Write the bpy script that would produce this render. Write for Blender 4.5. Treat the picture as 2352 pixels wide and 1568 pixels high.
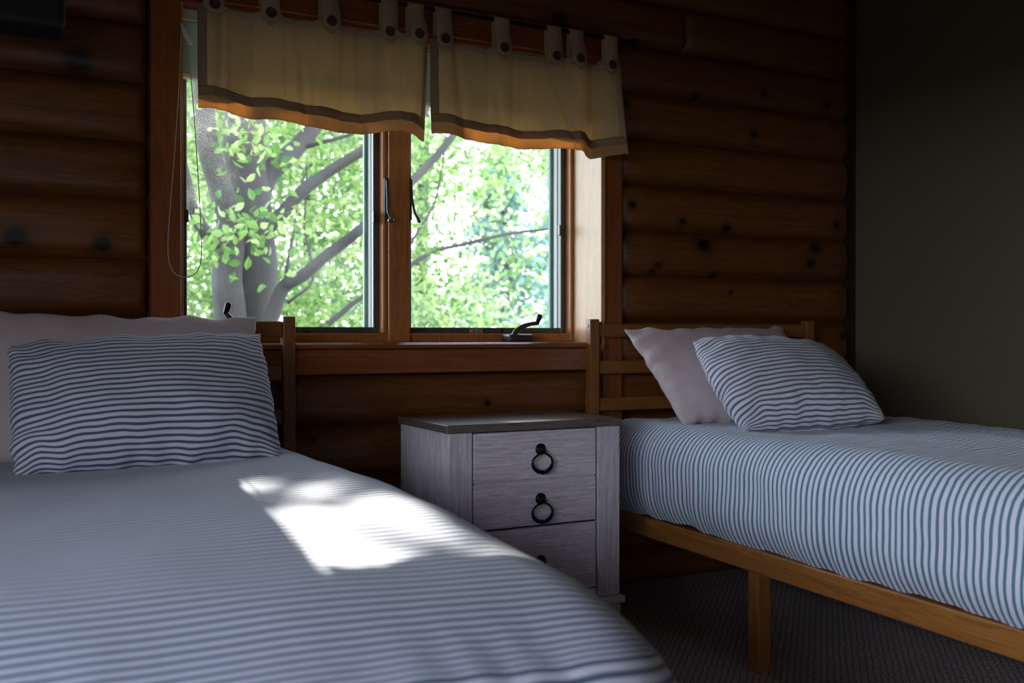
import bpy, bmesh, math, random
from mathutils import Vector, noise, Matrix
random.seed(7)
R = math.radians
SC = bpy.context.scene
for o in list(bpy.data.objects): bpy.data.objects.remove(o)
C = bpy.data.collections.new('room'); SC.collection.children.link(C)
EYE = 0.885; F = 2300.0; YAW = R(27.7)

# ---------------------------------------------------------------- camera
cam = bpy.data.cameras.new('camera'); co = bpy.data.objects.new('camera', cam); C.objects.link(co)
cam.sensor_width = 36; cam.lens = F/2352*36; cam.clip_start = .02; cam.clip_end = 300
co.location = (0, 0, EYE); co.rotation_euler = (R(90-.35), 0, -YAW)
cam.dof.use_dof = True; cam.dof.focus_distance = 2.75; cam.dof.aperture_fstop = 3.6
SC.camera = co
# ---------------------------------------------------------------- sky, sun, exposure
SC.view_settings.view_transform = 'Standard'; SC.view_settings.look = 'None'
SC.view_settings.gamma = 1; SC.view_settings.use_curve_mapping = False
SC.view_settings.exposure = 1.52
w = bpy.data.worlds.new('sky'); SC.world = w; w.use_nodes = True
nt = w.node_tree; nt.nodes.clear()
out = nt.nodes.new('ShaderNodeOutputWorld'); bg = nt.nodes.new('ShaderNodeBackground')
tc = nt.nodes.new('ShaderNodeTexCoord'); sx = nt.nodes.new('ShaderNodeSeparateXYZ'); cr = nt.nodes.new('ShaderNodeValToRGB')
nt.links.new(tc.outputs['Generated'], sx.inputs[0]); nt.links.new(sx.outputs[2], cr.inputs[0])
nt.links.new(cr.outputs[0], bg.inputs[0]); nt.links.new(bg.outputs[0], out.inputs[0])
cr.color_ramp.elements[0].position = 0.0; cr.color_ramp.elements[0].color = (.81, .89, 1, 1)
cr.color_ramp.elements[1].position = 1.0; cr.color_ramp.elements[1].color = (.50, .63, 1, 1)
bg.inputs[1].default_value = 5.0
SUN = Vector((.077, .868, .492)).normalized()
sl = bpy.data.lights.new('sun', 'SUN'); so = bpy.data.objects.new('sun', sl); C.objects.link(so)
sl.energy = 7; sl.angle = R(.53); sl.color = (1, .93, .82)
so.rotation_euler = SUN.to_track_quat('Z', 'Y').to_euler(); so.location = (2, 12, 9)
def portal(name, loc, rot, sx_, sy_):
    l = bpy.data.lights.new(name, 'AREA'); o = bpy.data.objects.new(name, l); C.objects.link(o)
    l.shape = 'RECTANGLE'; l.size = sx_; l.size_y = sy_; l.cycles.is_portal = True
    o.location = loc; o.rotation_euler = rot
portal('portal_front', (1.19, 3.27, 1.34), (R(-90), 0, 0), 1.4, 1.0)
LW = dict(y0=-3.0, y1=1.30, z0=.35, z1=1.64)          # left wall window opening
portal('portal_left', (-1.46, (LW['y0']+LW['y1'])/2, (LW['z0']+LW['z1'])/2), (0, R(-90), 0), 1.29, 4.3)

# ---------------------------------------------------------------- helpers
def at(x, y, Y):
    """point on the plane at depth Y that the photo shows at pixel x, y"""
    a = math.atan((x-1176)/F); az = YAW+a
    zc = Y/math.cos(az)*math.cos(a)
    return Vector((Y*math.tan(az), Y, EYE+(770-y)/F*zc))
def worldmat(o):
    m = Matrix.Identity(4)
    while o: m = (Matrix.Translation(o.location) @ o.rotation_euler.to_matrix().to_4x4()) @ m; o = o.parent
    return m
def obj(name, bm, mat, parent=None, smooth=False, local=False, kind=None, label=None, autosm=None):
    if parent and not local:
        bmesh.ops.transform(bm, matrix=worldmat(parent).inverted(), verts=bm.verts)
    me = bpy.data.meshes.new(name)
    if smooth or autosm:
        for f in bm.faces: f.smooth = True
    if autosm:
        for e in bm.edges:
            if len(e.link_faces) == 2 and e.calc_face_angle(0) > R(autosm): e.smooth = False
    bm.to_mesh(me); bm.free()
    for m in (mat if isinstance(mat, (list, tuple)) else [mat]): me.materials.append(m)
    o = bpy.data.objects.new(name, me); C.objects.link(o)
    if parent: o.parent = parent
    if kind: o['kind'] = kind
    if label: o['label'] = label
    return o
def tag(o, label, cat, group=None, kind=None):
    o['label'] = label; o['category'] = cat
    if group: o['group'] = group
    if kind: o['kind'] = kind
    return o
def thing(name, label, cat, loc, rotz=0, group=None):
    o = bpy.data.objects.new(name, None); C.objects.link(o); o.empty_display_size = .1
    o.location = loc; o.rotation_euler = (0, 0, rotz)
    return tag(o, label, cat, group)
def struct(name, bm, mat, **k):
    o = obj(name, bm, mat, **k); o['kind'] = 'structure'; return o
def box(bm, x0, x1, y0, y1, z0, z1, bev=0, seg=1):
    r = bmesh.ops.create_cube(bm, size=1)
    vs = r['verts']
    for v in vs:
        v.co = Vector(((x0+x1)/2+v.co.x*(x1-x0), (y0+y1)/2+v.co.y*(y1-y0), (z0+z1)/2+v.co.z*(z1-z0)))
    if bev:
        es = list({e for v in vs for e in v.link_edges})
        bmesh.ops.bevel(bm, geom=es, offset=bev, segments=seg, affect='EDGES', profile=.5)
    return bm
def B(*a, **k): return box(bmesh.new(), *a, **k)
def tube(bm, pts, rad, n=8, caps=True):
    pts = [Vector(p) for p in pts]
    if not isinstance(rad, (list, tuple)): rad = [rad]*len(pts)
    rings = []; up = Vector((0, 0, 1)); prev = None
    for i, p in enumerate(pts):
        t = (pts[min(i+1, len(pts)-1)]-pts[max(i-1, 0)]).normalized()
        if prev is None:
            a = up if abs(t.dot(up)) < .95 else Vector((1, 0, 0))
            x = t.cross(a).normalized()
        else:
            x = (prev-t*prev.dot(t)).normalized()
        prev = x; y = t.cross(x)
        rings.append([bm.verts.new(p+(x*math.cos(2*math.pi*k/n)+y*math.sin(2*math.pi*k/n))*rad[i]) for k in range(n)])
    for a, b in zip(rings, rings[1:]):
        for k in range(n): bm.faces.new((a[k], a[(k+1) % n], b[(k+1) % n], b[k]))
    if caps:
        bm.faces.new(rings[0][::-1]); bm.faces.new(rings[-1])
    return bm
def lathe(bm, prof, axis_o, axis, n=20):
    """prof: list of (distance along axis, radius)"""
    axis = Vector(axis).normalized(); o = Vector(axis_o)
    a = Vector((0, 0, 1)) if abs(axis.z) < .9 else Vector((1, 0, 0))
    x = axis.cross(a).normalized(); y = axis.cross(x); rings = []
    for d, r in prof:
        r = max(r, 1e-4)
        rings.append([bm.verts.new(o+axis*d+(x*math.cos(2*math.pi*k/n)+y*math.sin(2*math.pi*k/n))*r) for k in range(n)])
    for p, q in zip(rings, rings[1:]):
        for k in range(n): bm.faces.new((p[k], p[(k+1) % n], q[(k+1) % n], q[k]))
    bm.faces.new(rings[0][::-1]); bm.faces.new(rings[-1])
    bmesh.ops.recalc_face_normals(bm, faces=bm.faces)
    return bm
def spline(pts, n):
    """Catmull-Rom through pts"""
    P = [Vector(p) for p in pts]; P = [P[0]*2-P[1]]+P+[P[-1]*2-P[-2]]; o = []
    for i in range(1, len(P)-2):
        for k in range(n):
            t = k/n
            o.append(.5*((2*P[i])+(P[i+1]-P[i-1])*t+(2*P[i-1]-5*P[i]+4*P[i+1]-P[i+2])*t*t+(3*P[i]-P[i-1]-3*P[i+1]+P[i+2])*t**3))
    o.append(P[-2]); return o

# ---------------------------------------------------------------- materials
class N:
    def __init__(s, name):
        s.m = bpy.data.materials.new(name); s.m.use_nodes = True; s.t = s.m.node_tree; s.t.nodes.clear()
        s.out = s.t.nodes.new('ShaderNodeOutputMaterial')
    def n(s, typ, ins=None, **k):
        d = s.t.nodes.new('ShaderNode'+typ)
        for a, b in k.items(): setattr(d, a, b)
        for a, b in (ins or {}).items():
            if isinstance(b, bpy.types.NodeSocket): s.t.links.new(b, d.inputs[a])
            else: d.inputs[a].default_value = b
        return d
    def math(s, op, a, b=0.0, c=None):
        d = s.n('Math', {0: a, 1: b}, operation=op)
        if c is not None: d.inputs[2].default_value = c
        return d.outputs[0]
    def ramp(s, fac, stops):
        d = s.n('ValToRGB', {0: fac}); e = d.color_ramp.elements
        while len(e) < len(stops): e.new(.5)
        for i, (p, c) in enumerate(stops):
            e[i].position = p; e[i].color = (*c, 1) if len(c) == 3 else c
        return d.outputs[0]
    def mix(s, fac, a, b, mode='MIX'):
        d = s.n('Mix', data_type='RGBA', blend_type=mode)
        for i, v in ((0, fac), (6, a), (7, b)):
            if isinstance(v, bpy.types.NodeSocket): s.t.links.new(v, d.inputs[i])
            else: d.inputs[i].default_value = v if i == 0 else ((*v, 1) if len(v) == 3 else v)
        return d.outputs[2]
    def finish(s, color, rough=.5, bump=None, bs=.2, bd=.01, spec=.5, **k):
        ins = {'Base Color': color if isinstance(color, bpy.types.NodeSocket) else (*color, 1), 'Roughness': rough, 'Specular IOR Level': spec}
        ins.update(k)
        p = s.n('BsdfPrincipled', ins)
        if bump is not None:
            b = s.n('Bump', {'Strength': bs, 'Distance': bd, 'Height': bump}); s.t.links.new(b.outputs[0], p.inputs['Normal'])
        s.t.links.new(p.outputs[0], s.out.inputs[0]); s.p = p
        return s.m
def plain(name, col, rough=.5, metallic=0, spec=.5):
    m = N(name); nz = m.n('TexNoise', {'Scale': 60, 'Detail': 3})
    c = m.mix(m.math('MULTIPLY', nz.outputs[0], .25), col, tuple(x*.6 for x in col))
    return m.finish(c, rough, Metallic=metallic, spec=spec)
def wood(name, light, dark, axis='X', scale=1.0, rough=.45, knots=None, vary=.35, bs=.2, world=True, spec=.5, coarse=1.0, ringw=.35, dist=.6):
    m = N(name)
    src = m.n('NewGeometry').outputs['Position'] if world else m.n('TexCoord').outputs['Object']
    oi = m.n('ObjectInfo')
    sc = {'X': (1.2, 14, 14), 'Y': (14, 1.2, 14), 'Z': (14, 14, 1.2)}[axis]
    off = m.n('VectorMath', {0: src, 1: m.n('CombineXYZ', {0: m.math('MULTIPLY', oi.outputs['Random'], 37), 1: 0, 2: m.math('MULTIPLY', oi.outputs['Random'], 11)}).outputs[0]}, operation='ADD').outputs[0]
    mp = m.n('Mapping', {'Vector': off, 'Scale': tuple(v*scale for v in sc)}).outputs[0]
    n1 = m.n('TexNoise', {'Vector': mp, 'Scale': 1*coarse, 'Detail': 5, 'Roughness': .55, 'Distortion': dist}).outputs[0]
    sc2 = {'X': (2, 110, 110), 'Y': (110, 2, 110), 'Z': (110, 110, 2)}[axis]
    mp2 = m.n('Mapping', {'Vector': off, 'Scale': tuple(v*scale for v in sc2)}).outputs[0]
    n2 = m.n('TexNoise', {'Vector': mp2, 'Scale': 1, 'Detail': 4, 'Roughness': .6}).outputs[0]
    rings = m.math('FRACT', m.math('MULTIPLY', n1, 9))
    f = m.math('ADD', m.math('MULTIPLY', rings, ringw), m.math('MULTIPLY', n2, .75))
    col = m.ramp(f, [(.25, dark), (.75, light)])
    col = m.mix(vary, col, m.ramp(oi.outputs['Random'], [(0, tuple(v*.55 for v in light)), (1, tuple(v*1.15 for v in light))]))
    if knots:
        acc = None
        for kx, kz, r in knots:
            d = m.n('VectorMath', {0: src, 1: (kx, 0, kz)}, operation='SUBTRACT').outputs[0]
            d = m.n('VectorMath', {0: d, 1: (1/r*.8, 0, 1/r)}, operation='MULTIPLY').outputs[0]
            d = m.n('VectorMath', {0: d}, operation='LENGTH').outputs['Value']
            acc = d if acc is None else m.math('MINIMUM', acc, d)
        acc = m.math('ADD', acc, m.math('MULTIPLY', m.math('SUBTRACT', n2, .5), .5))
        kf = m.n('MapRange', {0: acc, 1: .6, 2: 1.25, 3: 1, 4: 0}).outputs[0]
        halo = m.n('MapRange', {0: acc, 1: 1.0, 2: 2.6, 3: .45, 4: 0}).outputs[0]
        col = m.mix(halo, col, tuple(v*.6 for v in dark)); col = m.mix(kf, col, (.012, .006, .003))
    return m.finish(col, rough, bump=n2, bs=bs, bd=.002, spec=spec)
def fabric(name, light, dark=None, period=.018, duty=.42, weave=900, rough=.9, transl=0, wob=.0):
    m = N(name); uv = m.n('UVMap').outputs[0]
    sp = m.n('SeparateXYZ', {0: uv})
    nz = m.n('TexNoise', {'Vector': uv, 'Scale': weave, 'Detail': 2}).outputs[0]
    nb = m.n('TexNoise', {'Vector': uv, 'Scale': 35, 'Detail': 4}).outputs[0]
    c = m.mix(m.math('MULTIPLY', nz, .3), light, tuple(v*.7 for v in light))
    if dark:
        v = sp.outputs[1]
        if wob:
            wn = m.n('TexNoise', {'Vector': uv, 'Scale': 14, 'Detail': 2}).outputs[0]
            v = m.math('ADD', v, m.math('MULTIPLY', m.math('SUBTRACT', wn, .5), wob))
        fr = m.math('PINGPONG', m.math('DIVIDE', v, period), .5)
        st = m.n('MapRange', {0: fr, 1: duty/2-.03, 2: duty/2+.03, 3: 1, 4: 0}).outputs[0]
        st = m.math('MULTIPLY', st, m.math('ADD', m.math('MULTIPLY', nz, .35), .78))
        c = m.mix(st, c, dark)
    m.finish(c, rough, bump=m.math('ADD', nz, m.math('MULTIPLY', nb, 3)), bs=.35, bd=.0015, spec=.2, **{'Sheen Weight': .15})
    if transl:
        tr = m.n('BsdfTranslucent', {'Color': c}); mx = m.n('MixShader', {0: transl, 1: m.p.outputs[0], 2: tr.outputs[0]})
        m.t.links.new(mx.outputs[0], m.out.inputs[0])
    return m.m
KN = []
for (px_, py_, r) in [(1606, 218, .012), (1755, 215, .012), (1900, 243, .014), (1733, 309, .014), (1440, 238, .012), (1808, 352, .008),
        (1452, 470, .014), (1570, 508, .012), (1673, 524, .016), (1922, 518, .014), (1424, 548, .028), (1409, 606, .024), (1513, 609, .010),
        (1503, 621, .008), (1617, 563, .026), (1862, 606, .018), (1876, 570, .022), (1648, 632, .010), (1940, 770, .018),
        (180, 138, .032), (36, 543, .025), (236, 559, .020), (1288, 48, .026), (1120, 925, .010), (720, 1010, .008), (1680, 672, .008)]:
    p = at(px_, py_, 2.93); KN.append((p.x, p.z, r))
M = {}
M['log'] = wood('log_wood', (.215, .068, .015), (.070, .021, .005), 'X', 1.0, .42, knots=KN, vary=.35, coarse=1.2)
M['trim_v'] = wood('trim_wood_upright', (.30, .085, .022), (.13, .032, .009), 'Z', 1.3, .32)
M['trim_h'] = wood('trim_wood_level', (.30, .085, .022), (.13, .032, .009), 'X', 1.3, .18)
M['frame'] = wood('window_wood_lit', (.50, .20, .055), (.30, .10, .025), 'Z', 1.5, .35, vary=.1)  # lighter than the trim: light bounced off the jamb put into the colour
M['gap_shade'] = plain('log_gap_shade', (.03, .012, .005), .8)  # near-black backing: shadow of the log gaps put into the colour
M['jamb'] = wood('jamb_wood', (.60, .36, .16), (.44, .22, .08), 'Z', 1.5, .4, vary=.1)
M['bed_h'] = wood('bed_wood_level', (.28, .105, .024), (.17, .055, .012), 'X', 1.2, .38, vary=.15, world=False)
M['bed_y'] = wood('bed_wood_long', (.34, .13, .028), (.18, .06, .013), 'Y', 1.2, .38, vary=.15, world=False)
M['bed_v'] = wood('bed_wood_upright', (.28, .105, .024), (.17, .055, .012), 'Z', 1.2, .38, vary=.15, world=False)
M['ns_v'] = wood('whitewash_upright', (.82, .73, .79), (.36, .29, .33), 'Z', 2.4, .55, vary=.12, bs=.3, ringw=.22, dist=.15)
M['ns_h'] = wood('whitewash_level', (.84, .72, .80), (.36, .28, .33), 'X', 2.4, .55, vary=.12, bs=.3, ringw=.22, dist=.15)
M['ns_top'] = wood('weathered_top', (.16, .12, .10), (.06, .045, .038), 'X', 1.8, .27, vary=.1, bs=.3)
M['iron'] = plain('black_iron', (.014, .013, .013), .35, .8)
M['crank'] = plain('grey_brown_metal', (.085, .075, .068), .35, .4)
M['screen'] = plain('grey_screen_frame', (.10, .10, .095), .4, .3)
M['green'] = plain('grey_green_sash', (.05, .13, .10), .5)
M['white'] = plain('white_vinyl', (.7, .7, .68), .5)
M['blind'] = plain('blind_slat', (.14, .14, .125), .5)
M['cord'] = plain('cord_fibre', (.50, .46, .38), .8)
M['button'] = plain('brown_button', (.055, .028, .016), .45)
M['black'] = plain('matte_black', (.006, .006, .006), .6)
M['rod'] = plain('dark_rod', (.01, .008, .007), .4, .6)
M['label_pink'] = plain('pink_sticker', (.55, .32, .28), .6)
M['label_black'] = plain('black_sticker', (.01, .01, .01), .6)
M['pink'] = fabric('plain_pillowcase', (.60, .47, .48))
M['stripe_l'] = fabric('striped_pillowcase', (.68, .62, .73), (.045, .08, .13), .0150, .42)
M['stripe_r'] = fabric('striped_pillowcase_right', (.66, .60, .68), (.070, .115, .165), .0165, .40)
M['duvet_l'] = fabric('striped_duvet_left', (.64, .625, .74), (.05, .085, .15), .0235, .44, weave=500)
M['duvet_r'] = fabric('striped_duvet_right', (.66, .655, .76), (.085, .165, .23), .0182, .42, weave=500, wob=.006)
M['mattress'] = fabric('mattress_ticking', (.6, .6, .58))
# valance cloth: cream with fine upright ribs, some light passes through
def valcloth(name, col, tcol, tr):
    m = N(name); uv = m.n('UVMap').outputs[0]; sp = m.n('SeparateXYZ', {0: uv})
    rb = m.math('PINGPONG', m.math('DIVIDE', sp.outputs[0], .0048), .5); rv = m.math('PINGPONG', m.math('DIVIDE', sp.outputs[1], .004), .5)
    hh = m.math('ADD', rb, m.math('MULTIPLY', rv, .5))
    nz = m.n('TexNoise', {'Vector': uv, 'Scale': 500, 'Detail': 2}).outputs[0]
    c = m.mix(m.math('MULTIPLY', m.math('SUBTRACT', .75, hh), .5), col, tuple(v*.55 for v in col))
    m.finish(c, .95, bump=m.math('ADD', hh, nz), bs=.4, bd=.001, spec=.1)
    t = m.n('BsdfTranslucent', {'Color': (*tcol, 1)}); mx = m.n('MixShader', {0: tr, 1: m.p.outputs[0], 2: t.outputs[0]})
    m.t.links.new(mx.outputs[0], m.out.inputs[0]); return m.m
M['val'] = valcloth('valance_cream', (.60, .46, .30), (.82, .60, .34), .38)
M['valhem'] = valcloth('valance_hem', (.40, .29, .18), (.72, .42, .18), .36)
# painted wall, carpet, ceiling
m = N('painted_wall'); nz = m.n('TexNoise', {'Scale': 120, 'Detail': 4}).outputs[0]
M['paint'] = m.finish(m.mix(m.math('MULTIPLY', nz, .2), (.125, .098, .067), (.105, .082, .055)), .8, bump=nz, bs=.15, bd=.002, spec=.2)
m = N('carpet'); g = m.n('NewGeometry').outputs['Position']
mp = m.n('Mapping', {'Vector': g, 'Rotation': (0, 0, R(45)), 'Scale': (60, 60, 60)}).outputs[0]
vo = m.n('TexVoronoi', {'Vector': mp, 'Scale': 1, 'Randomness': .35}, feature='DISTANCE_TO_EDGE').outputs['Distance']
nz = m.n('TexNoise', {'Vector': g, 'Scale': 260, 'Detail': 4}).outputs[0]; n2 = m.n('TexNoise', {'Vector': g, 'Scale': 9, 'Detail': 3}).outputs[0]
f = m.n('MapRange', {0: vo, 1: .0, 2: .25}).outputs[0]
c = m.mix(f, (.24, .185, .18), (.66, .52, .50)); c = m.mix(m.math('MULTIPLY', nz, .5), c, (.10, .085, .085)); c = m.mix(m.math('MULTIPLY', n2, .3), c, (.09, .085, .09))
M['carpet'] = m.finish(c, .95, bump=m.math('ADD', m.math('MULTIPLY', f, .7), nz), bs=.7, bd=.006, spec=.1)
M['ceil'] = wood('ceiling_boards', (.34, .17, .06), (.18, .07, .02), 'Y', 1, .5)
# glass: clear with a thin coat of dust
def glass(name, dust):
    m = N(name); tr = m.n('BsdfTransparent', {'Color': (.97, .985, .97, 1)}); gl = m.n('BsdfGlossy', {'Roughness': .02})
    fr = m.n('Fresnel', {'IOR': 1.45}); mx = m.n('MixShader', {0: m.math('MULTIPLY', fr.outputs[0], .6), 1: tr.outputs[0], 2: gl.outputs[0]})
    g = m.n('NewGeometry').outputs['Position']
    sp = m.n('TexNoise', {'Vector': g, 'Scale': 420, 'Detail': 2}).outputs[0]; cl = m.n('TexNoise', {'Vector': g, 'Scale': 5.5, 'Detail': 4}).outputs[0]
    d = m.math('MULTIPLY', m.n('MapRange', {0: sp, 1: .45, 2: .75}).outputs[0], m.n('MapRange', {0: cl, 1: .42, 2: .75, 3: .12, 4: 1}).outputs[0])
    d = m.math('MULTIPLY', d, dust)
    df = m.n('BsdfTranslucent', {'Color': (.9, .9, .88, 1)})
    m2 = m.n('MixShader', {0: d, 1: mx.outputs[0], 2: df.outputs[0]}); m.t.links.new(m2.outputs[0], m.out.inputs[0]); return m.m
M['glass'] = glass('window_glass', .15)
M['bark'] = wood('bark', (.032, .025, .020), (.012, .009, .007), 'Z', 1.2, .95, bs=.8, coarse=2)
def leafmat(name, c1, c2, c3, tr=.5):
    m = N(name); g = m.n('NewGeometry').outputs['Random Per Island']; oi = m.n('ObjectInfo').outputs['Random']
    f = m.math('FRACT', m.math('ADD', g, oi))
    c = m.ramp(f, [(0, c1), (.5, c2), (1, c3)])
    d = m.n('BsdfDiffuse', {'Color': c}); t = m.n('BsdfTranslucent', {'Color': c}); mx = m.n('MixShader', {0: tr, 1: d.outputs[0], 2: t.outputs[0]})
    m.t.links.new(mx.outputs[0], m.out.inputs[0]); return m.m
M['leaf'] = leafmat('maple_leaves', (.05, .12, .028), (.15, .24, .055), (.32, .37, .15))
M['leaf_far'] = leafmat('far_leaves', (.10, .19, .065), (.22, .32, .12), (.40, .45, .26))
M['conifer'] = leafmat('conifer_needles_hazed', (.11, .20, .165), (.17, .27, .225), (.22, .33, .28), .3)  # atmospheric haze put into the pale needle colour
M['hedge'] = leafmat('hedge_leaves', (.02, .05, .015), (.03, .08, .02), (.05, .11, .03), .3)
M['lawn'] = plain('lawn', (.06, .11, .03), .95)

# ================================================================ the room shell
X0, X1, YB, YW, ZC = -1.30, 3.15, -3.3, 2.975, 2.60
OX0, OX1, OZ0, OZ1 = .485, 1.885, .86, 1.832       # window opening
def B_(*a, **k): return B(*a, **k)
struct('floor', B(X0-.2, X1+.2, YB-.2, 3.3, -.12, 0), M['carpet'])
struct('ceiling', B(X0-.2, X1+.2, YB-.2, 3.6, ZC, ZC+.15), M['ceil'])
bm = bmesh.new()
box(bm, X0, OX0, YW, 3.26, 0, ZC); box(bm, OX1, X1, YW, 3.26, 0, ZC)
box(bm, OX0, OX1, YW, 3.26, 0, OZ0); box(bm, OX0, OX1, YW, 3.26, OZ1, ZC)
wall = struct('wall_back', bm, M['gap_shade'])
struct('wall_right', B(X1, X1+.12, YB, 3.26, 0, ZC), M['paint'])
struct('wall_front', B(X0, X1, YB-.12, YB, 0, ZC), M['paint'])
bm = bmesh.new()
box(bm, X0-.14, X0, YB, LW['y0'], 0, ZC); box(bm, X0-.14, X0, LW['y1'], 3.26, 0, ZC)
box(bm, X0-.14, X0, LW['y0'], LW['y1'], 0, LW['z0']); box(bm, X0-.14, X0, LW['y0'], LW['y1'], LW['z1'], ZC)
struct('wall_left', bm, M['paint'])
# logs
def log(xa, xb, z0, z1, seed):
    bm = bmesh.new(); nx = max(4, int((xb-xa)/.12)); ns = 14; rows = []
    xs_ = [xa, xa+.006, xa+.016, xa+.03]+[xa+.03+(xb-xa-.06)*i/nx for i in range(1, nx)]+[xb-.03, xb-.016, xb-.006, xb]
    for x in xs_:
        row = []
        for k in range(ns+1):
            s = -1+2*k/ns
            bul = .042*(1-abs(s)**4.5)
            wz = .004*noise.noise(Vector((x*1.5, seed*3.1, 0)))
            wy = .005*noise.noise(Vector((x*2.2, seed*1.7, s)))
            row.append(bm.verts.new((x, YW-.001-bul*min(1, (.30+.7*max(0, min(x-xa, xb-x)/.03)**.5))+wy*(1-abs(s)), (z0+z1)/2+s*(z1-z0)/2*.995+wz*(1 if abs(s) < 1 else 1))))
        rows.append(row)
    back = [(bm.verts.new((xa, YW-.0005, z0)), bm.verts.new((xa, YW-.0005, z1))), (bm.verts.new((xb, YW-.0005, z0)), bm.verts.new((xb, YW-.0005, z1)))]
    for a, b in zip(rows, rows[1:]):
        for k in range(ns): bm.faces.new((a[k], b[k], b[k+1], a[k+1]))
    bm.faces.new(rows[0]+[back[0][1], back[0][0]]); bm.faces.new((rows[-1]+[back[1][1], back[1][0]])[::-1])
    bmesh.ops.recalc_face_normals(bm, faces=bm.faces)
    return obj('log', bm, M['log'], wall, autosm=60)
J = .935; H = .1635; TX0, TX1 = .398, 1.972
jn = {7: 2.30, 6: 1.705, 2: 2.62, -1: 1.1}
for k in range(-6, 11):
    z0 = J+H*k; z1 = min(z0+H, ZC)
    z0 = max(z0, .0)
    if z1-z0 < .03: continue
    if -1 <= k <= 5:
        log(X0, TX0, z0, z1, k); log(TX1, X1-.070, z0, z1, k+20)
    elif k == 6:
        log(X0, 1.2, z0, z1, 3.3); log(1.201, 2.26, z0, z1, 5.1); log(2.263, X1-.070, z0, z1, 7.7)
    else:
        log(X0, X1-.070, z0, z1, k+.5)

struct('trim_2', B(X0-.3, X1+.5, 3.26, 4.05, 2.42, 2.62), M['ceil'])   # unseen roof overhang, added to block high sky above the window

# ================================================================ front window
win = bpy.data.objects.new('window_1', None); C.objects.link(win); win.location = (1.19, 3.0, OZ0); win['kind'] = 'structure'
def wp(name, bm, mat, parent=None, **k): return obj(name, bm, mat, parent or win, **k)
wp('casing', B(.404, .485, 2.915, YW, .70, 1.925, bev=.003), M['trim_v'])
wp('casing', B(1.889, 1.966, 2.915, YW, .30, 1.925, bev=.003), M['trim_v'])
wp('casing', B(.404, 1.966, 2.912, YW, OZ1, 1.925, bev=.003), M['trim_h'])
wp('jamb', B(OX0, OX0+.008, 2.93, 3.25, OZ0, OZ1), M['jamb'])
wp('jamb', B(OX1-.006, OX1, 2.935, 3.25, OZ0, OZ1), M['jamb'])
# outer strip of the right jamb with its slot and screw cap
wp('jamb_strip', B(1.872, 1.889, 2.905, 2.932, .93, OZ1, bev=.002), M['jamb'])
wp('jamb', B(OX0, OX1, 2.93, 3.25, OZ1-.008, OZ1), M['trim_h'])
bm = B(.42, 1.862, 2.898, 3.16, .843, .862, bev=.003, seg=2); box(bm, .42, 1.862, 2.893, 2.915, .768, .842, bev=.003)
sill = wp('sill', bm, M['trim_h'])
wp('sill_nosing', B(.42, 1.862, 2.889, 2.90, .8445, .8585, bev=.003, seg=2), M['trim_h'], sill)
# wooden frame with stops
FY0, FY1 = 3.10, 3.22
bm = bmesh.new()
box(bm, OX0+.008, .515, FY0, FY1, .862, OZ1-.008, bev=.003); box(bm, 1.866, OX1-.006, FY0, FY1, .862, OZ1-.008, bev=.003)
box(bm, .515, 1.866, FY0, FY1, .862, .892, bev=.003); box(bm, .515, 1.866, FY0, FY1, 1.79, OZ1-.008, bev=.003)
wp('window_frame', bm, M['frame'])
mull = wp('mullion', B(1.165, 1.240, FY0-.015, FY1, .862, 1.80, bev=.004, seg=2), M['frame'])
wp('mullion_bead', B(1.150, 1.166, FY0-.003, FY1-.02, .89, 1.79, bev=.004), M['frame'], mull)
def sash(x0, x1, nm):
    z0, z1 = .892, 1.79
    # inner wooden lip, grey insect-screen frame, outside sash and pane
    bm = bmesh.new(); w = .018
    def ring(xa, xb, za, zb, w, ya, yb, bev=.002):
        box(bm, xa, xa+w, ya, yb, za, zb, bev=bev); box(bm, xb-w, xb, ya, yb, za, zb, bev=bev)
        box(bm, xa+w, xb-w, ya, yb, za, za+w, bev=bev); box(bm, xa+w, xb-w, ya, yb, zb-w, zb, bev=bev)
    ring(x0, x1, z0, z1, .020, 3.135, 3.155)
    s = wp('screen_frame', bm, M['screen'])
    bm = bmesh.new(); ring(x0-.004, x1+.004, z0-.004, z1+.004, .020, 3.158, 3.205)
    f = wp('sash', bm, M['green'])
    wp('sash_edge', B(x1-.030, x1-.018, 3.195, 3.212, z0+.016, z1-.016, bev=.002), M['green'], f)
    wp('glazing_bead', B(x1-.018, x1-.013, 3.168, 3.19, z0+.018, z1-.018), M['white'], f)
    wp('pane', B(x0+.012, x1-.012, 3.184, 3.188, z0+.012, z1-.012), M['glass'])
    return s
s1 = sash(.518, 1.150, 'l'); s2 = sash(1.245, 1.866, 'r')
# stickers on the screen frames (small print)
def sticker(parent, x0, x1, y0, y1, mat, nm='sticker'):
    a = at(x0, y1, 3.135); b = at(x1, y0, 3.135)
    return wp(nm, B(a.x, b.x, 3.1338, 3.1352, a.z, b.z), M[mat], parent)
st1 = sticker(s2, 1078, 1109, 755, 763, 'label_pink'); st2 = sticker(s2, 1111, 1156, 755, 764, 'label_black'); st3 = sticker(s1, 681, 712, 755, 763, 'label_black')
def text(s, parent, px, py, size, mat, Y=3.1332):
    cu = bpy.data.curves.new('lettering', 'FONT'); cu.body = s; cu.size = size; cu.extrude = .0003; cu.align_x = 'LEFT'; cu.align_y = 'CENTER'
    o = bpy.data.objects.new('lettering', cu); C.objects.link(o); dg = bpy.context.evaluated_depsgraph_get()
    me = bpy.data.meshes.new_from_object(o.evaluated_get(dg)); bpy.data.objects.remove(o)
    bm = bmesh.new(); bm.from_mesh(me); p = at(px, py, Y)
    for v in bm.verts: v.co = Vector((p.x+v.co.x, Y-v.co.z, p.z+v.co.y))
    return obj('lettering', bm, M[mat], parent)
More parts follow.
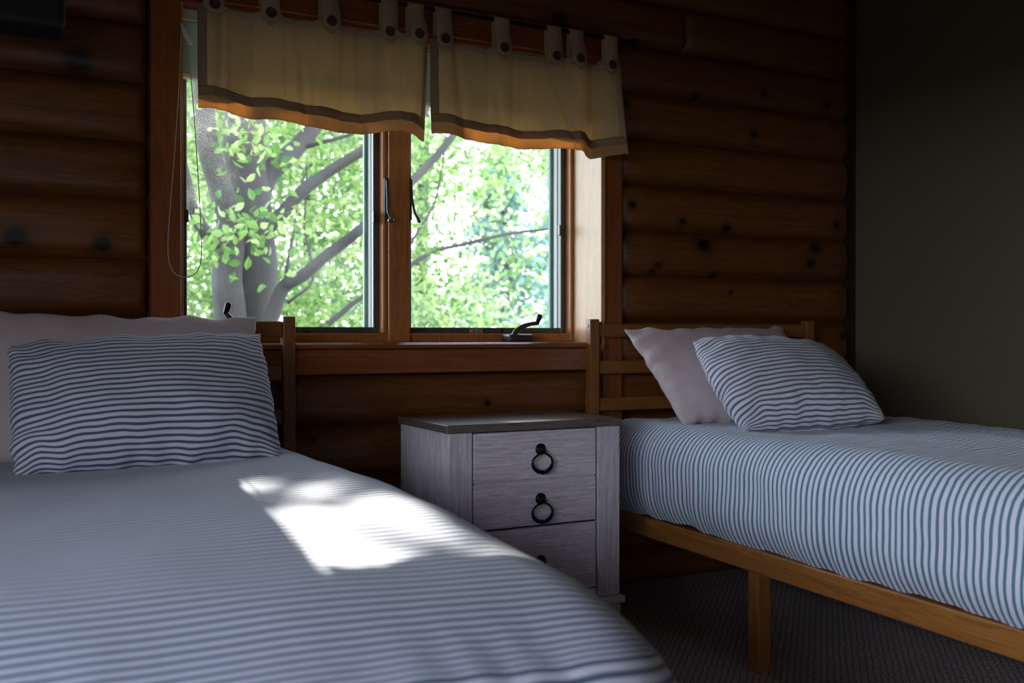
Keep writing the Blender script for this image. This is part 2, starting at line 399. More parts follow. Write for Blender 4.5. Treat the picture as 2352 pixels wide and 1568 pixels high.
text('▲ WARNING', win, 1085, 759, .0105, 'label_black')
for k in range(2): text('SCREEN WILL NOT STOP CHILD' if k == 0 else 'FROM FALLING OUT WINDOW', win, 1113, 757.5+k*3.6, .0045, 'label_pink')
for k in range(2): text('SCREEN WILL NOT STOP' if k == 0 else 'FALLING', win, 683, 757.5+k*3.6, .0045, 'label_pink')
text('WINDOW', win, 957, 758, .009, 'label_black')
# sash locks beside the mullion
for (px_, d, xx) in ((884, -1, 1.158), (930, 1, 1.243)):
    a = at(px_, 408, 3.09); b = at(px_, 512, 3.09)
    bm = B(xx-.006, xx+.006, 3.088, 3.10, at(px_, 505, 3.09).z, a.z, bev=.002)
    lk = wp('sash_lock', bm, M['crank'])
    pts = spline([(xx, 3.083, a.z-.008), (xx, 3.075, a.z-.07), (xx+.003*d, 3.068, b.z+.05), (xx+.004*d, 3.058, b.z+.028), (xx-.004*d if d < 0 else xx+.012, 3.045, b.z+.006), (xx+.010*d, 3.04, b.z+.002)], 5)
    wp('lever', tube(bmesh.new(), pts, [.0045]*(len(pts)-8)+[.006]*8, 8), M['crank'], lk, smooth=True)
for px_, py_ in ((430, 497), (858, 500), (1284, 530)):
    p = at(px_, py_, 3.13); wp('screen_latch', B(p.x-.004, p.x+.004, 3.118, 3.135, p.z-.018, p.z+.02, bev=.002), M['crank'])
# cranks
def crank(pts, base, parent=win):
    (bx0, bx1) = base
    bm = B(bx0, bx1, 3.035, 3.10, .8625, .889, bev=.008, seg=3)
    c = wp('crank', bm, M['crank'], autosm=40)
    q = spline(pts, 5); n = len(q)
    wp('crank_arm', tube(bmesh.new(), q, [.010-.003*i/n for i in range(n)], 10), M['crank'], c, smooth=True)
    e = Vector(pts[-1]); d = Vector((.25, -.25, 1)).normalized()
    wp('crank_knob', lathe(bmesh.new(), [(-.006, .004), (-.003, .007), (.012, .0085), (.026, .0095), (.031, .008), (.033, .003)], e, d, 14), M['iron'], c, smooth=True)
p = lambda x, y: at(x, y, 3.05)
crank([p(1178, 776), p(1184, 762), p(1200, 750), p(1218, 744), p(1234, 742)], (at(1166, 775, 3.05).x, at(1222, 775, 3.05).x))
crank([p(560, 776), p(550, 752), p(538, 738), p(526, 727), p(519, 718)], (at(535, 775, 3.05).x, at(590, 775, 3.05).x))
# bolt cap on the light jamb
p = at(1346, 749, 2.91)

# side window on the left wall, out of frame, that lights the room
w2 = bpy.data.objects.new('window_2', None); C.objects.link(w2); w2.location = (X0-.07, -.85, LW['z0']); w2['kind'] = 'structure'
bm = bmesh.new(); a, b, c_, d = LW['y0'], LW['y1'], LW['z0'], LW['z1']
for args in ((a, a+.05, c_, d), (b-.05, b, c_, d), (a, b, c_, c_+.05), (a, b, d-.05, d), ((a+b)/2-.025, (a+b)/2+.025, c_, d)):
    box(bm, X0-.11, X0-.03, args[0], args[1], args[2], args[3])
obj('window_frame', bm, M['trim_v'], w2)
for (ya, yb) in ((a+.05, (a+b)/2-.025), ((a+b)/2+.025, b-.05)):
    obj('pane', B(X0-.075, X0-.07, ya, yb, c_+.05, d-.05), M['glass'], w2)
bm = bmesh.new(); box(bm, X0, X0+.02, a-.08, a, c_-.08, d+.08); box(bm, X0, X0+.02, b, b+.08, c_-.08, d+.08); box(bm, X0, X0+.02, a, b, d, d+.08); box(bm, X0, X0+.03, a, b, c_-.08, c_)
obj('casing', bm, M['trim_v'], w2)

# ================================================================ blind
bl = thing('window_blind', 'grey mini blind raised into a stack behind the valances', 'blind', (1.19, 3.0, 1.80))
obj('headrail', B(.50, 1.872, 2.985, 3.012, 1.796, 1.823, bev=.002), M['white'], bl)
obj('headrail_lip', B(.50, 1.872, 2.983, 2.986, 1.792, 1.800), M['white'], bl)
zt = 1.790; n = 24
sm = None
for i in range(n):
    z = zt-(i+.5)*(zt-1.640)/n
    if sm is None:
        bm = bmesh.new(); q = []
        for k in range(5):
            y = -.0125+.025*k/4; zz = .0018*(1-(y/.0125)**2)
            q.append((bm.verts.new((-.684, y, zz)), bm.verts.new((.684, y, zz))))
        for u, v in zip(q, q[1:]): bm.faces.new((u[0], u[1], v[1], v[0]))
        o = obj('slat', bm, M['blind'], bl, local=True); sm = o.data
    else:
        o = bpy.data.objects.new('slat', sm); C.objects.link(o); o.parent = bl
    o.location = Vector((1.186, 2.999, z))-bl.location
obj('bottom_rail', B(.502, 1.870, 2.985, 3.012, 1.626, 1.640, bev=.002), M['white'], bl)
Yc = 2.955
pts = spline([at(418, 60, 2.90), at(412, 200, 2.895), at(402, 350, 2.89), at(391, 480, 2.88), at(386, 570, 2.875), at(393, 615, 2.87), at(412, 634, 2.87), at(435, 635, 2.87), at(455, 620, 2.88), at(463, 580, 2.885), at(460, 480, 2.89), at(449, 300, 2.90), at(440, 180, 2.905), at(434, 100, 2.905)], 6)
obj('lift_cord', tube(bmesh.new(), pts, .0013, 6), M['cord'], bl, smooth=True)
a = at(417, 55, 2.905); b = at(440, 102, 2.90)
obj('cord_tassel', tube(bmesh.new(), [a, a.lerp(b, .25), a.lerp(b, .6), b], [.003, .006, .0085, .006], 10), M['white'], bl, smooth=True)
obj('tilt_chain', tube(bmesh.new(), [at(419, 45, 2.95), at(417, 90, 2.905)], .002, 6), M['cord'], bl)

# ================================================================ rod and valances
RY = 2.862; RZ = EYE+1.008
rod = thing('curtain_rod', 'thin dark curtain rod with a ball finial above the window', 'curtain rod', (1.19, RY, RZ))
obj('rod', tube(bmesh.new(), [(.30, RY, RZ), (1.955, RY, RZ)], .0065, 12), M['rod'], rod, smooth=True)
for x, d in ((1.955, 1), (.30, -1)):
    obj('finial', lathe(bmesh.new(), [(0, .007), (.006, .009), (.010, .006), (.016, .012), (.026, .0145), (.036, .012), (.042, .004)], (x, RY, RZ), (d, 0, 0), 16), M['rod'], rod, smooth=True)
for x in (.37, 1.945):
    bm = tube(bmesh.new(), [(x, 2.912, RZ-.004), (x, RY, RZ-.004)], .004, 8); box(bm, x-.012, x+.012, 2.908, 2.912, RZ-.03, RZ+.02)
    obj('bracket', bm, M['rod'], rod)
ZB = EYE+.925; ZH = EYE+.676
def xat(px_): return at(px_, 100, 2.862).x
def valance(xa, xb, tabs, hemz, label, seed, fold):
    v = thing('valance', label, 'curtain', ((xa+xb)/2, RY, ZB), group=None)
    def pos(x, z):
        """folded cloth: forward at the tabs, back between them, waves growing to the hem"""
        f = (ZB-z)/(ZB-hemz(x))
        s = min(abs(x-t) for t in tabs)
        y = RY-.016+.020*min(1, s/.045)**2*(1-f*.6)
        y += (.25+.75*f)*(.024+.014*math.sin(x*5.3+seed*2))*math.sin(x*fold+seed+1.4*f+1.3*math.sin(x*9+seed))+.008*f*noise.noise(Vector((x*12, z*4, seed)))
        for (cx, wd, am, lean) in cre:
            d = (x-cx-lean*f)/wd; y += am*math.exp(-d*d)*(1-.3*f)
        y += .0012*noise.noise(Vector((x*60, z*60, seed)))
        dz = -.012*(1-f)*min(1, s/.05)**2*(0 if f > .98 else 1)
        return Vector((x, min(y-.004, 2.898), z+dz+f*(2.85-y)*.13))
    cre = VC[seed]
    def sheet(x0, x1, za, zb, nx, nz, dy, name, mat, parent=v):
        bm = bmesh.new(); uvl = bm.loops.layers.uv.new('UVMap'); g = []
        for i in range(nx+1):
            x = x0+(x1-x0)*i/nx; col = []
            for k in range(nz+1):
                A = za(x); Bz = zb(x); z = A+(Bz-A)*k/nz
                q = pos(x, z); q.y -= dy; col.append((bm.verts.new(q), x, z))
            g.append(col)
        for i in range(nx):
            for k in range(nz):
                q = [g[i][k], g[i][k+1], g[i+1][k+1], g[i+1][k]]
                f = bm.faces.new([t[0] for t in q])
                for l, t in zip(f.loops, q): l[uvl].uv = (t[1], t[2])
        o = obj(name, bm, mat, parent, smooth=True)
        md = o.modifiers.new('thickness', 'SOLIDIFY'); md.thickness = .0016; md.offset = 0
        return o
    sheet(xa, xb, lambda x: ZB, lambda x: hemz(x)+.058, 170, 40, 0, 'cloth', M['val'])
    sheet(xa, xb, lambda x: hemz(x)+.062, hemz, 170, 12, .0018, 'hem', M['valhem'])
    sheet(xa, xb, lambda x: hemz(x)+.063, lambda x: hemz(x)+.036, 170, 5, .0034, 'hem_fold', M['valhem'])
    for e in (0, 1):
        x0 = xa if e == 0 else xb-.022
        sheet(x0, x0+.022, lambda x: ZB, lambda x: hemz(x)+.06, 5, 40, .0022, 'side_hem', M['valhem'] if e == 0 else M['val'])
    sheet(xa+.001, xb-.001, lambda x: ZB, lambda x: ZB-.022, 120, 4, .0018, 'top_band', M['val'])
    for j, t in enumerate(tabs):
        wd = .027
        # strap: up from behind, over the rod, down in front to a point under the button
        bm = bmesh.new(); uvl = bm.loops.layers.uv.new('UVMap')
        path = [(pos(t, ZB-.03).y+.004, ZB-.03)]
        path += [(RY+.0095, ZB+.01), (RY+.0095, RZ)]
        path += [(RY+.0095*math.cos(a_), RZ+.0095*math.sin(a_)) for a_ in (R(30), R(60), R(90), R(120), R(150), R(180))]
        yf = pos(t, ZB-.01).y-.006
        path += [(RY-.0105, RZ-.03), (yf+.002, ZB+.015), (yf-.0005, ZB-.004), (pos(t, ZB-.022).y-.006, ZB-.022)]
        prev = None; L = 0
        for i, (y, z) in enumerate(path):
            sw = .003*math.sin(i+j*2)
            q = (bm.verts.new((t-wd+sw*.3, y, z)), bm.verts.new((t, y-.0006, z)), bm.verts.new((t+wd+sw*.3, y, z)))
            if prev:
                for s_ in (0, 1):
                    f = bm.faces.new((prev[s_], prev[s_+1], q[s_+1], q[s_]))
                    for l in f.loops: l[uvl].uv = (l.vert.co.x, l.vert.co.z+l.vert.co.y)
            prev = q
        tip = bm.verts.new((t+.002, pos(t, ZB-.043).y-.006, ZB-.044))
        f = bm.faces.new((prev[0], prev[1], tip)); f2 = bm.faces.new((prev[1], prev[2], tip))
        for ff in (f, f2):
            for l in ff.loops: l[uvl].uv = (l.vert.co.x, l.vert.co.z)
        tb = obj('tab', bm, M['val'], v, autosm=50)
        md = tb.modifiers.new('thickness', 'SOLIDIFY'); md.thickness = .0018; md.offset = 0
        yb = pos(t, ZB-.012).y-.0075
        obj('button', lathe(bmesh.new(), [(0, .013), (.002, .0155), (.004, .0155), (.005, .013), (.0035, .009), (.0035, .002)], (t, yb, ZB-.010), (0, -1, 0), 18), M['button'], v, smooth=True)
        # little crescent tucks the strap pulls into the cloth
        for q_, (dz, w_) in enumerate(((-.030, .024), (-.040, .015))):
            ps = spline([(t-w_, pos(t-w_, ZB+dz).y-.006, ZB+dz+.010), (t, pos(t, ZB+dz).y-.0075, ZB+dz-.006), (t+w_, pos(t+w_, ZB+dz).y-.006, ZB+dz+.008)], 5)
            obj('tuck', tube(bmesh.new(), ps, [.0008]+[.0020]*(len(ps)-2)+[.0008], 6), M['val'], v, smooth=True)
    return v
VC = {1: [(.585, .012, .010, -.01), (.80, .012, .010, .02), (.99, .010, .010, .01), (1.085, .012, .010, .0)],
      2: [(1.42, .016, .010, .05), (1.30, .014, .009, .03), (1.625, .010, .016, .10), (1.81, .014, .014, .01), (1.56, .02, .006, -.02)]}
tl = [xat(p_) for p_ in (490, 619, 755, 892, 953)]; tr_ = [xat(p_) for p_ in (1015, 1150, 1270, 1320, 1400)]
xl0, xl1, xr0, xr1 = at(455, 200, 2.86).x, at(981, 200, 2.86).x, at(988, 200, 2.86).x, at(1424, 250, 2.86).x
valance(xl0, xl1, tl, lambda x: EYE+.628-.022*min(1, max(0, (x-xl0)/.25)), 'left cream tab-top valance with tan hem, nearer the blind cord', 1, 26)
valance(xr0, xr1, tr_, lambda x: EYE+.622-.016*min(1, (x-xr0)/.3), 'right cream tab-top valance ending at the rod finial', 2, 20)

# ================================================================ beds
RB = -R(2.5)
def bed(name, label, ox, oy, rz, wdt, lengths, group):
    t = thing(name, label, 'bed', (ox, oy, 0), rz, group)
    def P(nm, bm, mat, par=None, **k): return obj(nm, bm, M[mat], par or t, local=True, **k)
    pw = .036; zt = EYE+.055
    for x in (0, wdt-pw): P('post', B(x, x+pw, 0, pw, 0, zt, bev=.003, seg=2), 'bed_v')
    for (z0, z1) in ((EYE-.006, EYE+.040), (EYE-.131, EYE-.086), (EYE-.258, EYE-.213)):
        P('headboard_rail', B(pw, wdt-pw, .008, .028, z0, z1, bev=.003), 'bed_h')
    for x in (.012, wdt-.046): P('side_rail', B(x, x+.034, -lengths, -.001, .262, .322, bev=.003, seg=2), 'bed_y')
    P('foot_rail', B(.047, wdt-.047, -lengths, -lengths+.03, .262, .322, bev=.003), 'bed_h')
    for y in (-.86, -lengths+.04):
        for x in (.013, wdt-.056): P('leg', B(x, x+.043, y, y+.043, 0, .261, bev=.003, seg=2), 'bed_v')
    for k in range(12):
        y = -.12-k*(lengths-.2)/12; P('slat', B(.047, wdt-.047, y-.07, y, .295, .31, bev=.002), 'bed_h')
    P('mattress', B(.10, wdt-.10, -lengths+.26, -.04, .323, .50, bev=.05, seg=3), 'mattress', autosm=40)
    return t
WD = .975
bedL = bed('bed', 'honey wood bed in the left foreground, head at the window wall', .797-WD, 2.872, 0, WD, 1.98, None)
bedR = bed('bed', 'honey wood bed at the right with its square leg and side rail showing', 1.807, 2.872, RB, WD, 1.98, None)
obj('bolt_cap', lathe(bmesh.new(), [(0, .005), (.002, .005), (.003, .003)], (-.0001, .018, EYE+.032), (-1, 0, 0), 12), M['white'], bedR, local=True, label='pale bolt cap')

def rbox(x0, x1, y0, y1, z0, z1, rx, ry, dens, disp, uvo=0):
    """cloth over a mattress: a box open below whose edges are rounded"""
    bm = bmesh.new(); uvl = bm.loops.layers.uv.new('UVMap')
    def rnd(p):
        ix0, ix1, iy0, iy1, iz = x0+rx, x1-rx, y0+ry, y1-.10, z1-rx
        c = Vector((min(max(p.x, ix0), ix1), min(max(p.y, iy0), iy1), min(p.z, iz)))
        d = p-c
        if d.length < 1e-6: return p, Vector((0, 0, 1))
        s = Vector((d.x/rx, d.y/(ry if d.y < 0 else .10), d.z/rx)); m = max(abs(s.x), abs(s.y), abs(s.z))
        if m < 1e-6: return p, Vector((0, 0, 1))
        l = s.length; s2 = s/l*m if l > 0 else s
        n = Vector((s2.x/rx, s2.y/ry, s2.z/rx)).normalized()
        return c+Vector((s2.x*rx, s2.y*(ry if d.y < 0 else .10), s2.z*rx)), n
    def patch(fn, nu, nv, uv):
        g = []
        for i in range(nu+1):
            col = []
            for k in range(nv+1):
                p0 = fn(i/nu, k/nv); q, n = rnd(p0); q = disp(q, n, p0)
                col.append((bm.verts.new(q), uv(p0)))
            g.append(col)
        for i in range(nu):
            for k in range(nv):
                q = [g[i][k], g[i+1][k], g[i+1][k+1], g[i][k+1]]
                f = bm.faces.new([t[0] for t in q])
                for l, t in zip(f.loops, q): l[uvl].uv = t[1]
    nx, ny, nz = [max(4, int(v/dens)) for v in (x1-x0, y1-y0, z1-z0)]
    patch(lambda u, v: Vector((x0+(x1-x0)*u, y0+(y1-y0)*v, z1)), nx, ny, lambda p: (p.x, p.y))
    patch(lambda u, v: Vector((x0, y1+(y0-y1)*u, z0+(z1-z0)*v)), ny, nz, lambda p: (p.z, p.y))
    patch(lambda u, v: Vector((x1, y0+(y1-y0)*u, z0+(z1-z0)*v)), ny, nz, lambda p: (p.z, p.y))
    patch(lambda u, v: Vector((x0+(x1-x0)*u, y0, z0+(z1-z0)*v)), nx, nz, lambda p: (p.x, y0-(z1-p.z)))
    patch(lambda u, v: Vector((x1+(x0-x1)*u, y1, z0+(z1-z0)*v)), nx, nz, lambda p: (p.x, y1+(z1-p.z)))
    bmesh.ops.remove_doubles(bm, verts=bm.verts, dist=.0006)
    return bm
def fold(v, w): return noise.noise(Vector(v))*w
# left duvet
def dispL(q, n, p0):
    lx, ly = q.x, q.y; top = max(0, n.z)
    d = fold((lx*2.2, ly*2.0, 1), .010)+fold((lx*7, ly*5, 4), .003)
    side = 1-top
    d += side*(.012*noise.noise(Vector((lx*9, ly*9, q.z*2)))+.004*noise.noise(Vector((lx*30, ly*30, q.z*4))))
    if top > .2: q.z += .012*max(0, 1-abs((ly-1.7)/1.2)**2)-.004
    t = min(1, max(0, (1.6-ly)/.65))**1.3; g = min(1, max(0, (lx-.25)/.45)); g = g*g*(3-2*g)
    q.x -= .028*t*g; q.z -= .017*t*g*min(1, max(0, (q.z-.33)/.2))
    # vertical creases at the foot corner
    if ly < 1.1: d += .006*math.sin(lx*60+3*math.sin(lx*13))*min(1, (1.1-ly)*3)*min(1, max(0, (.60-q.z)*6))
    q = q+n*d
    if q.z < .40: q += Vector((-n.x, -n.y, 0))*.03*((.40-q.z)/.10)**2
    return q
bm = rbox(-.215, .800, .80, 2.855, .315, EYE-.293, .170, .40, .014, dispL)
dl = tag(obj('duvet', bm, M['duvet_l'], smooth=True), 'blue and white striped duvet with sun patches on the left bed', 'duvet')
# right duvet (in the bed's own frame)
def dispR(q, n, p0):
    lx, ly = q.x, q.y; top = max(0, n.z); side = 1-top
    d = fold((lx*2.5, ly*2.2, 9), .012)+fold((lx*8, ly*6, 2), .0035)
    d += top*(.006*abs(noise.noise(Vector((lx*6, ly*14, 3))))+.0045*noise.noise(Vector((lx*24, ly*7, 6)))*min(1, max(0, (lx-.15)*3)))
    d += side*(.006*noise.noise(Vector((lx*3, ly*26, q.z*2.5)))+.012*noise.noise(Vector((lx*3, ly*4, q.z*5))))
    q = q+n*d
    lo = .012*noise.noise(Vector((ly*3.1, 5, 0)))
    if q.z < .42:
        k = (.42-q.z)/.10; q += Vector((-n.x, -n.y, 0))*.040*k**2.2; q.z += lo*k+.007*noise.noise(Vector((ly*14, 2, 8)))*k
    return q
bm = rbox(-.012, WD+.02, -2.0, -.012, .325, EYE-.272, .115, .14, .014, dispR)
dr = obj('duvet', bm, M['duvet_r'], smooth=True); dr.location = (1.807, 2.872, 0); dr.rotation_euler = (0, 0, RB)
tag(dr, 'blue and white striped duvet on the right bed beside the plain wall', 'duvet')

# ================================================================ pillows
def pillow(c, W, Hh, T, name, mat, label, seed, pinch=.05, sag=.0, cor=(1, 1, 1, 1), bend=0):
    """c: four corner points BL, BR, TR, TL of the seam"""
    BL, BR, TR, TL = [Vector(v) for v in c]; nu, nv = 72, 48
    bm = bmesh.new(); uvl = bm.loops.layers.uv.new('UVMap')
    nrm = ((BR-BL).cross(TL-BL)+(TR-TL).cross(TR-BR)).normalized()
    def P(u, v, side):
        pu = u*(1-pinch*(1-v*v)*(.3+.7*abs(u))); pv = v*(1-pinch*1.2*(1-u*u)*(.3+.7*abs(v)))
        a, b = (pu+1)/2, (pv+1)/2
        q = BL*(1-a)*(1-b)+BR*a*(1-b)+TR*a*b+TL*(1-a)*b
        e = max(0, (1-abs(u)**2.3))**.5*max(0, (1-abs(v)**2.3))**.5
        e2 = e*(1+.25*sag*(-v))
        wr = noise.noise(Vector((u*2.2+seed, v*1.8, side)))*.07+noise.noise(Vector((u*6, v*4+seed, side)))*.018
        rim = (1-e)
        wr += .05*noise.noise(Vector((u*3+v*2.5, v*7+seed, side)))*abs(u)+rim*.10*noise.noise(Vector((u*10, v*10, seed+side)))*(1 if e > .02 else 0)
        q = q+nrm*side*T/2*(e2*(1+wr))+nrm*bend*(1-u*u)
        q += nrm*.0035*max(0, abs(u)-.72)/.28*math.sin(v*17+seed+3*noise.noise(Vector((v*3, seed, 0))))*e*2
        q += (TL-BL).normalized()*.022*rim*noise.noise(Vector((u*5+seed, v*2, 0)))
        q += (BR-BL).normalized()*.012*rim*noise.noise(Vector((u*2, v*5+seed, 3)))
        return q
    grids = []
    def uvmap(n_, fn):
        L = [0]; p_ = None
        for i in range(n_+1):
            t = -math.cos(math.pi*i/n_)*.35+(-1+2*i/n_)*.65; q = fn(t)
            if p_ is not None: L.append(L[-1]+(q-p_).length)
            p_ = q
        return [1+l-L[n_//2] for l in L]
    AU = uvmap(nu, lambda t: P(t, 0, 1)); AV = uvmap(nv, lambda t: P(0, t, 1))
    for side in (1, -1):
        g = []
        for i in range(nu+1):
            u = -math.cos(math.pi*i/nu)*.35+(-1+2*i/nu)*.65; col = []
            for k in range(nv+1):
                v = -math.cos(math.pi*k/nv)*.35+(-1+2*k/nv)*.65
                edge = i in (0, nu) or k in (0, nv)
                if side == -1 and edge: col.append(grids[0][i][k])
                else: col.append((bm.verts.new(P(u, v, side)), (AU[i], AV[k])))
            g.append(col)
        grids.append(g)
        for i in range(nu):
            for k in range(nv):
                q = [g[i][k], g[i+1][k], g[i+1][k+1], g[i][k+1]]
                if side == -1: q = q[::-1]
                f = bm.faces.new([t[0] for t in q])
                for l, t in zip(f.loops, q): l[uvl].uv = t[1]
    bmesh.ops.recalc_face_normals(bm, faces=bm.faces)
    return tag(obj(name, bm, mat, smooth=True), label, 'pillow')
pillow([at(-95, 1075, 2.60), at(600, 1030, 2.60), at(590, 728, 2.78), at(-110, 712, 2.78)], .70, .42, .15, 'pillow', M['pink'],
       'plain pinkish pillow leaning on the left headboard, behind the striped one', 2.0, sag=.5)
pillow([at(30, 1102, 2.33), at(648, 1062, 2.37), at(596, 768, 2.60), at(22, 792, 2.56)], .70, .40, .195, 'pillow', M['stripe_l'],
       'large striped pillow propped up in front at the head of the left bed', 5.3, pinch=-.01, sag=.6)
pillow([at(1568, 976, 2.50), at(1890, 960, 2.42), at(1800, 752, 2.74), at(1432, 756, 2.76)], .66, .42, .15, 'pillow', M['pink'],
       'plain pinkish pillow tilted back on the right bed', 8.1, sag=.4)
pillow([at(1712, 990, 2.27), at(2032, 962, 2.10), at(1895, 800, 2.44), at(1589, 783, 2.50)], .70, .42, .21, 'pillow', M['stripe_r'],
       'striped pillow slumped in front of the plain one on the right bed', 11.7, sag=.3, pinch=-.045)

# ================================================================ nightstand
NX0, NX1, NY0, NY1, NT = 1.091, 1.650, 2.450, 2.816, EYE-.242
ns = thing('nightstand', 'whitewashed nightstand with dark top and iron ring pulls between the beds', 'nightstand', ((NX0+NX1)/2, NY0, 0))
def Q(nm, bm, mat, par=None, **k): return obj(nm, bm, M[mat], par or ns, **k)
Q('top', B(NX0, NX1, NY0, NY1, NT-.022, NT, bev=.0015), 'ns_top')
fy = NY0+.006; lx0 = at(1030, 0, fy).x; lx1 = at(1085.5, 0, fy).x; dx0 = at(1088.5, 0, fy).x; dx1 = at(1371, 0, fy).x; rx0 = at(1374, 0, fy).x; rx1 = at(1424, 0, fy).x
zb = .125; zt_ = NT-.022
Q('side_panel', B(lx0+.002, lx0+.018, NY0+.030, NY1-.006, .10, zt_), 'ns_v')
Q('side_panel', B(rx1-.018, rx1-.002, NY0+.030, NY1-.006, .10, zt_), 'ns_v')
Q('back_panel', B(lx0+.018, rx1-.018, NY1-.014, NY1-.006, .10, zt_), 'ns_v')
Q('front_post', B(lx0, lx1, fy, NY0+.030, zb, zt_, bev=.003, seg=2), 'ns_v')
Q('front_post', B(rx0, rx1, fy, NY0+.030, zb, zt_, bev=.003, seg=2), 'ns_v')
Q('rail', B(lx1, rx0, NY0+.016, NY0+.030, .118, .150), 'ns_h')
zd = [NT-.0255, EYE-.406, EYE-.5345]; z2 = (EYE-.5395, .155)
def drawer(pieces, groove):
    bm = bmesh.new()
    for (a, b) in pieces: box(bm, dx0, dx1, fy+.003, fy+.020, a, b, bev=.004, seg=2)
    if groove: box(bm, dx0+.003, dx1-.003, fy+.008, fy+.020, pieces[0][0]-.004, pieces[1][1]+.004)
    return Q('drawer_front', bm, 'ns_h')
d1 = drawer([(zd[1]+.0012, zd[0]), (zd[2], zd[1]-.0012)], True)
d2 = drawer([(z2[1], z2[0])], False)
def pull(par, z):
    x = at(1245, 0, fy).x-.003; y = fy+.003
    Q('rosette', lathe(bmesh.new(), [(0, .0165), (.002, .0165), (.003, .0145), (.0035, .0125), (.0055, .0115), (.0065, .008), (.010, .007), (.013, .0055), (.016, .002)], (x, y, z), (0, -1, 0), 24), 'iron', par, autosm=50)
    Q('ring_hinge', tube(bmesh.new(), [(x-.0125, y-.011, z-.005), (x+.0125, y-.011, z-.005)], [.0032, .0032], 10), 'iron', par, smooth=True)
    # ring: two horns widening to a beaded bottom
    cz = z-.037; yy = y-.011; pts = []; rr = []
    for s in range(33):
        a = R(-72+s*(324/32)-90+72*0+18*0) if False else R(-90+22+s*(316/32))
        rx_, rz_ = .0320, .0275
        xx = rx_*math.cos(a); zz = rz_*math.sin(a)
        if zz > 0: xx *= 1-.45*(zz/rz_)**3
        pts.append((x+xx, yy-.0015*abs(math.sin(a)), cz+zz+.001)); rr.append(.0028+.0034*max(0, -math.sin(a)+.35)/1.35)
    Q('ring', tube(bmesh.new(), pts, rr, 10), 'iron', par, smooth=True)
    prof = [(-.015, .0015), (-.013, .0045), (-.010, .0045), (-.008, .0025), (-.005, .0025), (-.0035, .0065), (.0035, .0065), (.005, .0025), (.008, .0025), (.010, .0045), (.013, .0045), (.015, .0015)]
    Q('bead', lathe(bmesh.new(), prof, (x, yy-.001, cz-.0265), (1, 0, 0), 14), 'iron', par, autosm=50)
for par, yy_ in ((d1, 1032), (d1, 1146), (d2, 1289)):
    pull(par, at(1240, yy_, fy).z)
bm = bmesh.new(); box(bm, NX0-.006, NX1+.008, NY0-.010, NY1, .102, .124, bev=.004, seg=2)
Q('base_moulding', bm, 'ns_h')
for (xa, xb) in ((lx0, lx0+.07), (rx1-.07, rx1)):
    for (ya, yb) in ((NY0, NY0+.045), (NY1-.06, NY1-.01)): Q('foot', B(xa, xb, ya, yb, 0, .102, bev=.003), 'ns_v')

# ================================================================ unidentified dark thing at the upper left, built as a box
a = at(-60, 60, 2.70); b = at(152, 78, 2.70)
wl = thing('dark_wall_box', 'black rounded box mounted high on the log wall, cut by the top left corner', 'wall box', (a.x, 2.9, b.z))
bm = B(a.x-.1, b.x, 2.66, 2.80, b.z, b.z+.30, bev=.022, seg=4); obj('body', bm, M['black'], wl, autosm=40)
obj('front_panel', B(a.x-.085, b.x-.015, 2.655, 2.66, b.z+.015, b.z+.285, bev=.002), M['black'], wl)
obj('wall_bracket', tube(bmesh.new(), [(a.x+.02, 2.93, b.z+.15), (a.x+.02, 2.79, b.z+.15)], .012, 10), M['black'], wl)

# ================================================================ outdoors
struct('trim_1', B(X0, X1, 3.26, 3.29, -.4, OZ0-.01), M['hedge'])   # outside cladding below the window
g = tag(obj('lawn', B(-40, 45, 3.5, 60, -.62, -.5), M['lawn']), 'green lawn outside under the trees', 'lawn'); g['kind'] = 'structure'
g2 = obj('side_yard', B(-40, -1.7, -30, 3.4, -.62, -.5), M['lawn']); g2['kind'] = 'structure'
g2['label'] = 'grass beside the house outside the side window'
def leafmesh(bm, c, s, up=None):
    n = Vector((random.gauss(0, 1), random.gauss(0, 1), random.gauss(0, 1)+.5)).normalized()
    a = n.orthogonal().normalized(); a = (a*math.cos(q := random.random()*6.28)+n.cross(a)*math.sin(q)); b = n.cross(a)
    o = Vector(c)
    P_ = [(-1, 0, 0), (-.35, -.55, .1), (.3, -.5, .12), (1, 0, -.15), (.3, .5, .12), (-.35, .55, .1)]
    vs = [bm.verts.new(o+(a*x+b*y+n*z)*s) for x, y, z in P_]
    bm.faces.new((vs[0], vs[1], vs[2], vs[3])); bm.faces.new((vs[0], vs[3], vs[4], vs[5]))
def branch(bm, pts, r0, r1, n=10, k=5):
    q = spline(pts, k); m = len(q)-1
    tube(bm, [v+Vector((noise.noise(v*3), 0, noise.noise(v*3+Vector((5, 0, 0)))))*.02 for v in q], [r0+(r1-r0)*i/m for i in range(m+1)], n)
TY = 6.6
tree = thing('maple_tree', 'broad-leaved tree with thick forked trunk seen through the left pane', 'tree', (at(575, 770, TY).x, TY, -.5))
def tp(*a): return [at(x, y, Y) for x, y, Y in a]
bm = bmesh.new(); branch(bm, [at(560, 760, TY)+Vector((-.05, 0, -1.3)), *tp((572, 740, TY), (583, 620, TY), (575, 500, TY), (560, 380, TY), (562, 250, TY), (570, 90, TY), (575, -200, TY+.3))], .185, .11, 16)
obj('trunk', bm, M['bark'], tree, smooth=True)
